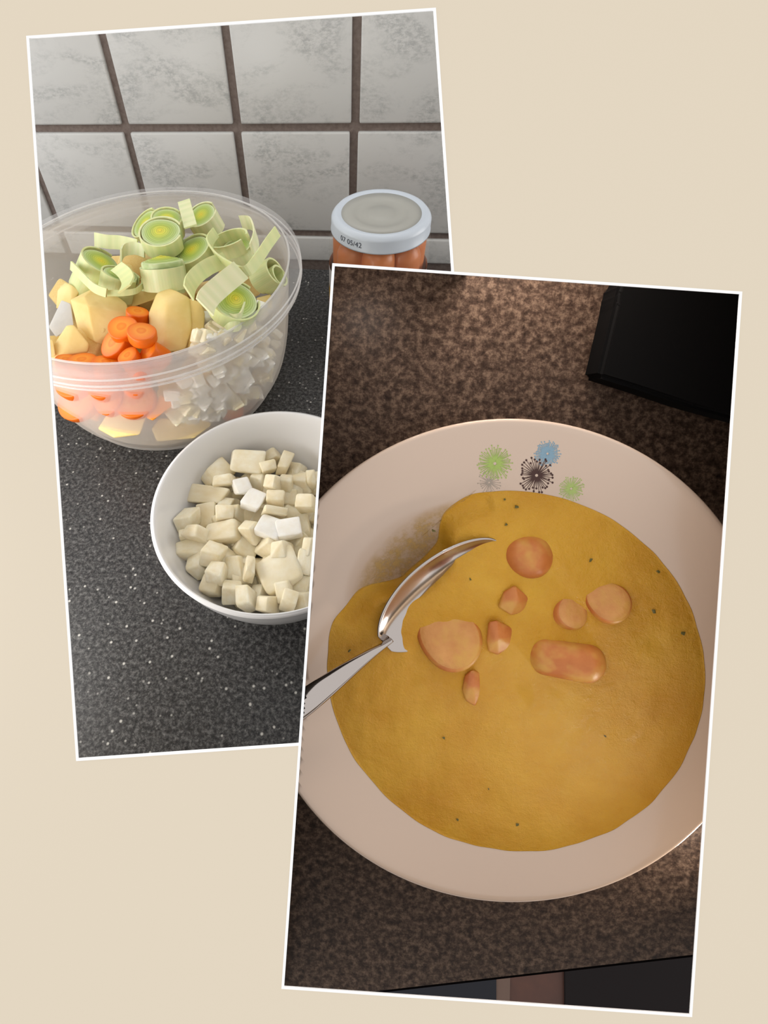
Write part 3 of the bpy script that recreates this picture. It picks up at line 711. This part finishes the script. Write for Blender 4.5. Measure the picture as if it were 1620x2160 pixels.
for i in range(NA):
    a_ = -math.pi+2*math.pi*i/NA; R_ = BR[i]*(1+.006*noise.noise((8*math.cos(a_), 8*math.sin(a_), 1)))
    inlet = inl[0][0]-.05 < a_ < inl[-1][0]+.05
    for k in range(NRr+1):
        t = 1-(1-k/NRr)**1.6; x, y = C0.x+R_*t*math.cos(a_), C0.y+R_*t*math.sin(a_)
        fade = min(1, (1-t)*R_/.012)
        z = sz(x, y)+(.0009*noise.noise((x*55, y*55, 2))+.00045*noise.noise((x*190, y*190, 5)))*fade+.0005*fade
        edgez = zp(math.hypot(x, y))+.00025
        q_ = min(1, (1-t)*R_/.012); q_ = q_*q_*(3-2*q_); z = z*q_+edgez*(1-q_) if inlet else max(z, edgez) if t > .97 else z
        if t >= 1: z = zp(math.hypot(x, y))-.0002
        vs_.append((x, y, z))
k1 = NRr+1
for i in range(NA):
    j = (i+1) % NA
    for k in range(NRr): fs.append((i*k1+k, i*k1+k+1, j*k1+k+1, j*k1+k))
soup = link('soup', mesh('soup', vs_, fs, True), M['soup'], None, RM)
tag(soup, 'thick golden yellow vegetable soup filling the ivory plate', 'soup')
# thin film of soup left where the spoon has scraped the plate
fa = NT('soup_film', s2l((206, 168, 100)), .22, .5); ft = fa.t
tr = ft.nodes.new('ShaderNodeBsdfTransparent'); mx = ft.nodes.new('ShaderNodeMixShader'); ft.links.new(tr.outputs[0], mx.inputs[1]); ft.links.new(fa.b.outputs[0], mx.inputs[2])
fq = fa.mix(1.0, fa.ramp(fa.tex(130, 5, .75), [(.38, .12), (.62, .75)]), fa.attr('edge'), 'MULTIPLY'); ft.links.new(fq, mx.inputs[0]); ft.links.new(mx.outputs[0], ft.nodes['Material Output'].inputs[0])
fa.bump(fa.tex(300, 5, .7), .5, .0008)
poly = [(1005, 1034), (960, 1050), (900, 1072), (840, 1110), (790, 1160), (752, 1210), (728, 1290), (760, 1262), (800, 1256), (860, 1250), (905, 1200), (945, 1160), (942, 1110), (955, 1075)]
cx_, cy_ = 868, 1150; vs_, fs, ed_ = [], [], []; nb, nr_ = 84, 12
for i in range(nb):
    f_ = i/nb*len(poly); a_, b_ = Vector(poly[int(f_)]), Vector(poly[(int(f_)+1) % len(poly)]); p_ = a_.lerp(b_, f_-int(f_))
    for k in range(nr_+1):
        t = k/nr_; vs_.append(onplate(cx_+(p_.x-cx_)*t, cy_+(p_.y-cy_)*t, .0003)); ed_.append(min(1, (1-t)*2.2) if 0 < f_ < 6.5 else 1.0)
for i in range(nb):
    j = (i+1) % nb
    for k in range(nr_): fs.append((i*(nr_+1)+k, i*(nr_+1)+k+1, j*(nr_+1)+k+1, j*(nr_+1)+k))
fm = mesh('soup_film', vs_, fs, True); q = fm.attributes.new('edge', 'FLOAT', 'POINT'); q.data.foreach_set('value', ed_)
o = link('soup_film', fm, fa.m, soup); o['label'] = 'thin see-through film of soup'
rn = random.Random(11)
for (x, y) in ((737, 1373), (1068, 1107), (1065, 1053), (993, 1222), (1090, 1068), (1247, 1182), (935, 1556), (1030, 1665), (965, 1730), (1092, 1740), (1440, 1337), (1380, 1290), (1388, 1205), (915, 1119), (1275, 1552)):
    q = onsoup(x, y, .0009); s_ = rn.uniform(.0006, .0011)
    o = link('herb_fleck', hull('herb_fleck', [(rn.uniform(-1, 1)*s_, rn.uniform(-1, 1)*s_, rn.uniform(-.4, .4)*s_) for _ in range(9)]), M['herb'], soup); o.location = q

# sausage pieces in the soup
SG = 'sausage pieces in the soup'
def sausage_piece(px, py, rpx, length, nrm, lab, lift=0.0, el=1.0, seed=0, rz=(1, 0, 0), cut=True):
    q = onsoup(px, py, lift); w = RM @ q; r = rpx/F*dep(w); n_ = camvec(*nrm); rr2 = random.Random(seed)
    pr_ = [(0, length/2), (r*.6, length/2), (r*.9, length/2-.0004), (r, length/2-.0018), (r*1.02, 0), (r, -length/2+.0018), (r*.9, -length/2+.0004), (0, -length/2)]
    ph = rr2.uniform(0, 6)
    me = revolve('sausage_piece', pr_, 36, True, False, lambda a_: 1+.05*math.cos(2*a_+ph)+.03*math.cos(3*a_-ph))
    me.materials.append(M['sausage_skin']); me.materials.append(M['sausage_cut'])
    for p in me.polygons: p.material_index = 1 if abs(p.normal.z) > .75 else 0
    e = link('sausage_piece', me, None, None, mw(w-n_*length*.35, frame(n_, camvec(*rz)), (1, el, 1)))
    return tag(e, lab, 'sausage', SG)
def sausage_end(px, py, rpx, length, axis, lab, lift=0, flat=1.0, seed=0, both=False):     # rounded end piece lying along axis
    q = onsoup(px, py, lift); w = RM @ q; r = rpx/F*dep(w); rr2 = random.Random(seed); ph = rr2.uniform(0, 6)
    pr_ = [(r*math.sin(t*math.pi/16), length/2-r*.9+r*.9*math.cos(t*math.pi/16)) for t in range(9)]
    pr_ += [(r*math.cos(t*math.pi/16), -length/2+r*.9-r*.9*math.sin(t*math.pi/16)) for t in range(9)] if both else [(r, -length/2+.002), (r*.93, -length/2), (0, -length/2)]
    me = revolve('sausage_piece', pr_, 36, True, False, lambda a_: 1+.04*math.cos(2*a_+ph)+.03*math.cos(3*a_-ph))
    me.materials.append(M['sausage_skin']); me.materials.append(M['sausage_cut'])
    if not both:
        for p in me.polygons: p.material_index = 1 if p.normal.z < -.75 else 0
    e = link('sausage_piece', me, None, None, mw(w, frame(camvec(*axis), camvec(.3, .5, 1)), (1, flat, 1)))
    return tag(e, lab, 'sausage', SG)
sausage_end(1099, 1174, 51, .030, (.1, .35, .93), 'round brown sausage end standing alone in the soup', -.010, 1, 1)
sausage_end(1190, 1386, 44, .031, (.95, -.12, .2), 'long rounded sausage piece lying flat in the soup', -.003, 1, 2, True)
sausage_piece(948, 1345, 66, .014, (-.15, .35, .93), 'largest sausage slice lying beside the spoon', .0008, 1, 3)
sausage_piece(1282, 1268, 44, .014, (-.3, .35, .88), 'pale round sausage slice showing its cut face', .0012, 1, 4)
sausage_piece(1205, 1290, 36, .012, (.1, .3, .95), 'small soup-coated sausage slice next to the pale one', .0002, 1, 5)
def wedge(px, py, outl, lab, thick=.008, lift=.0028):
    q = RM @ onsoup(px, py, lift)
    e = chunk('sausage_piece', px, py, 0, outl, thick, M['sausage_skin'], .0008, lab, 'sausage', SG, .9, q); return e
wedge(1078, 1265, [(1050, 1280, 1), (1062, 1248, 1), (1086, 1234, -1), (1092, 1260, -2), (1118, 1262, 2), (1110, 1290, 3), (1078, 1298, 1)], 'angular sausage chip between the round end and the big slice')
wedge(1055, 1345, [(1026, 1350, 1), (1030, 1312, 0), (1048, 1308, -1), (1048, 1345, -2), (1082, 1325, 2), (1082, 1362, 3), (1050, 1382, 2), (1030, 1374, 1)], 'wedge-shaped sausage chip beside the largest slice')
wedge(1000, 1450, [(974, 1455, 2), (980, 1425, 1), (996, 1412, -1), (1012, 1418, 1), (1014, 1462, 2), (1002, 1490, 1), (982, 1478, 1)], 'thin reddish sausage crescent below the largest slice')

# spoon
ND = onsoup(810, 1360, .0042); TD = onsoup(1064, 1148, -.0012)
sx = (TD-ND); SLEN = sx.length; sx.normalize(); sn = Vector((0, 0, 1)); sn = (sn-sx*sn.dot(sx)).normalized(); sl = sn.cross(sx)      # sl = left side
roll = math.radians(-15); up_ = (sn*math.cos(roll)+sl*math.sin(roll)); lf_ = sx.cross(up_)*-1
if lf_.dot(sl) < 0: lf_ = -lf_
HW = .0192
def hw(t): return HW*(max(0, 1-((t-.47)/.53)**2))**.55 if t > .47 else HW*(max(0, 1-((t-.47)/.49)**2))**.55
vs_, fs = [], []; nu, nv = 36, 16
for i in range(nu+1):
    t = .002+.996*i/nu; w_ = max(hw(t), .0022*(1-t) if t < .1 else .0003)
    for j in range(nv+1):
        v = -1+2*j/nv; dz = -.0052*(math.sin(math.pi*min(1, max(0, t)))**.6)*(1-v*v)
        vs_.append(ND+sx*SLEN*t+lf_*w_*v+up_*dz)
for i in range(nu):
    for j in range(nv): fs.append((i*(nv+1)+j, (i+1)*(nv+1)+j, (i+1)*(nv+1)+j+1, i*(nv+1)+j+1))
sp = empty('soup_spoon', mw(RM @ ND, ROTR, (KR, KR, KR))); tag(sp, 'polished steel spoon dipped in the soup with handle over the plate rim', 'spoon')
o = link('spoon_bowl', mesh('spoon_bowl', [v-ND for v in vs_], fs, True), M['steel'], sp)
q = o.modifiers.new('thick', 'SOLIDIFY'); q.thickness = .0011; q.offset = 0
q = o.modifiers.new('sub', 'SUBSURF'); q.levels = 1; q.render_levels = 1
# handle: centre line by pixel, rising over the rim, ending at the niche wall
hp = [(826, 1349, .0038, 5), (803, 1365, .0056, 7.5), (775, 1384, .0080, 12), (735, 1413, .0112, 18), (695, 1443, .0142, 23), (664, 1466, .0165, 26), (640, 1484, .0178, 27.5), (612, 1504, .019, 28)]
cp = [(*onsoup(x, y, h), w_) for x, y, h, w_ in hp]; cl_ = []
for i in range(len(cp)-1):
    for s_ in range(6):
        t = s_/6; a_, b_, c_, d_ = cp[max(i-1, 0)], cp[i], cp[i+1], cp[min(i+2, len(cp)-1)]
        cl_.append([.5*((2*b_[k])+(-a_[k]+c_[k])*t+(2*a_[k]-5*b_[k]+4*c_[k]-d_[k])*t*t+(-a_[k]+3*b_[k]-3*c_[k]+d_[k])*t**3) for k in range(4)])
cl_.append(list(cp[-1])); vs_, fs = [], []
k = 20
for i, c_ in enumerate(cl_):
    p_ = Vector(c_[:3]); t = (Vector(cl_[min(i+1, len(cl_)-1)][:3])-Vector(cl_[max(i-1, 0)][:3])).normalized(); s_ = t.cross(Vector((0, 0, 1))).normalized(); u_ = s_.cross(t)
    ww = c_[3]/F*.235
    for j in range(k):
        b_ = 2*math.pi*j/k; vs_.append(p_+s_*ww*math.cos(b_)+u_*(.0021*math.sin(b_) if math.sin(b_) > 0 else .0009*math.sin(b_)))
for i in range(len(cl_)-1):
    for j in range(k): fs.append((i*k+j, i*k+(j+1) % k, (i+1)*k+(j+1) % k, (i+1)*k+j))
fs += [tuple(range(k-1, -1, -1)), tuple((len(cl_)-1)*k+j for j in range(k))]
me = mesh('handle', vs_, fs, True)
bm = bmesh.new(); bm.from_mesh(me); bmesh.ops.recalc_face_normals(bm, faces=bm.faces)
bmesh.ops.bisect_plane(bm, geom=bm.verts[:]+bm.edges[:]+bm.faces[:], plane_co=wa-wn*.0001, plane_no=wn, clear_outer=True)
bmesh.ops.holes_fill(bm, edges=[e_ for e_ in bm.edges if e_.is_boundary], sides=0)
bmesh.ops.translate(bm, vec=-ND, verts=bm.verts[:]); bm.to_mesh(me); bm.free()
for p in me.polygons: p.use_smooth = True
link('handle', me, M['steel'], sp)

# black block added for the dark shade over the table's far right corner
ap = [(1262, 655), (1265, 630), (1272, 612), (1288, 598), (1315, 590), (1700, 590), (1700, 925), (1560, 900), (1420, 862), (1300, 822), (1228, 800)]
AP = [pr(x, y, 0) for x, y in ap]; cA = sum(AP, Vector())/len(AP)
me = prism('shade_block', [p-cA for p in AP], (0, 0, 1), .016)
bm = bmesh.new(); bm.from_mesh(me); bmesh.ops.bevel(bm, geom=bm.edges[:], offset=.002, segments=3, affect='EDGES'); bm.to_mesh(me); bm.free()
tag(link('shade_block', me, M['black'], None, RM @ Matrix.Translation(cA)), 'black rounded block added for the dark shade at the far corner of the table', 'shade block')
# unseen warm fill added behind the board to brighten the table's top end
lw_ = prw(1150, 300, .040)
area('table_fill', lw_, prw(1040, 760, 0), .06, .15, (1, .90, .82), .012)
# slim unseen fill added behind the top border to brighten the table
lb_ = bpy.data.lights.new('border_fill', 'AREA'); lb_.shape = 'RECTANGLE'; lb_.size = .032; lb_.size_y = .0004; lb_.energy = .045; lb_.color = (1, .89, .80)
lo_ = bpy.data.objects.new('border_fill', lb_); COL.objects.link(lo_)
lp_ = atd(838, topx(838)+1.6, D0+.004); lo_.matrix_world = mw(lp_, frame(lp_-prw(850, 720, 0), ex))

area('soup_fill', prw(1690, 2000, .043), prw(1250, 1500, .02), .02, .085, (1, .90, .80))  # unseen fill added low at the right to bring out the soup's grain

# ------------------------------------------------------------------ floor below the table edge
ZF = -.9
fl = link('floor', prism('floor', [(-.8, -.9, ZF), (1.2, -.9, ZF), (1.2, .6, ZF), (-.8, .6, ZF)], (0, 0, -1), .02), M['wood'])
tag(fl, 'reddish brown wooden floor', kind='structure')
def matp(name, pix, lab, cat, mat, t):
    P = [at(x, y, ZF) for x, y in pix]; c = sum(P, Vector())/len(P)
    tag(link(name, prism(name, [p-c for p in P], (0, 0, 1), t), mat, None, mw(c, Matrix.Identity(3))), lab, cat)
matp('floor_mat', [(1188, 1900), (1192, 2300), (1900, 2300), (1900, 1900)], 'black mat on the wooden floor below the table', 'mat', M['mat_black'], .006)
matp('floor_mat', [(1046, 1900), (1044, 2300), (560, 2300), (560, 1900)], 'dark grey mat on the wooden floor below the table', 'mat', M['mat_grey'], .006)
matp('floor_strip', [(1046, 1900), (1044, 2300), (1070, 2300), (1078, 1900)], 'pale strip of wood beside the dark grey mat', 'strip', M['pale'], .004)
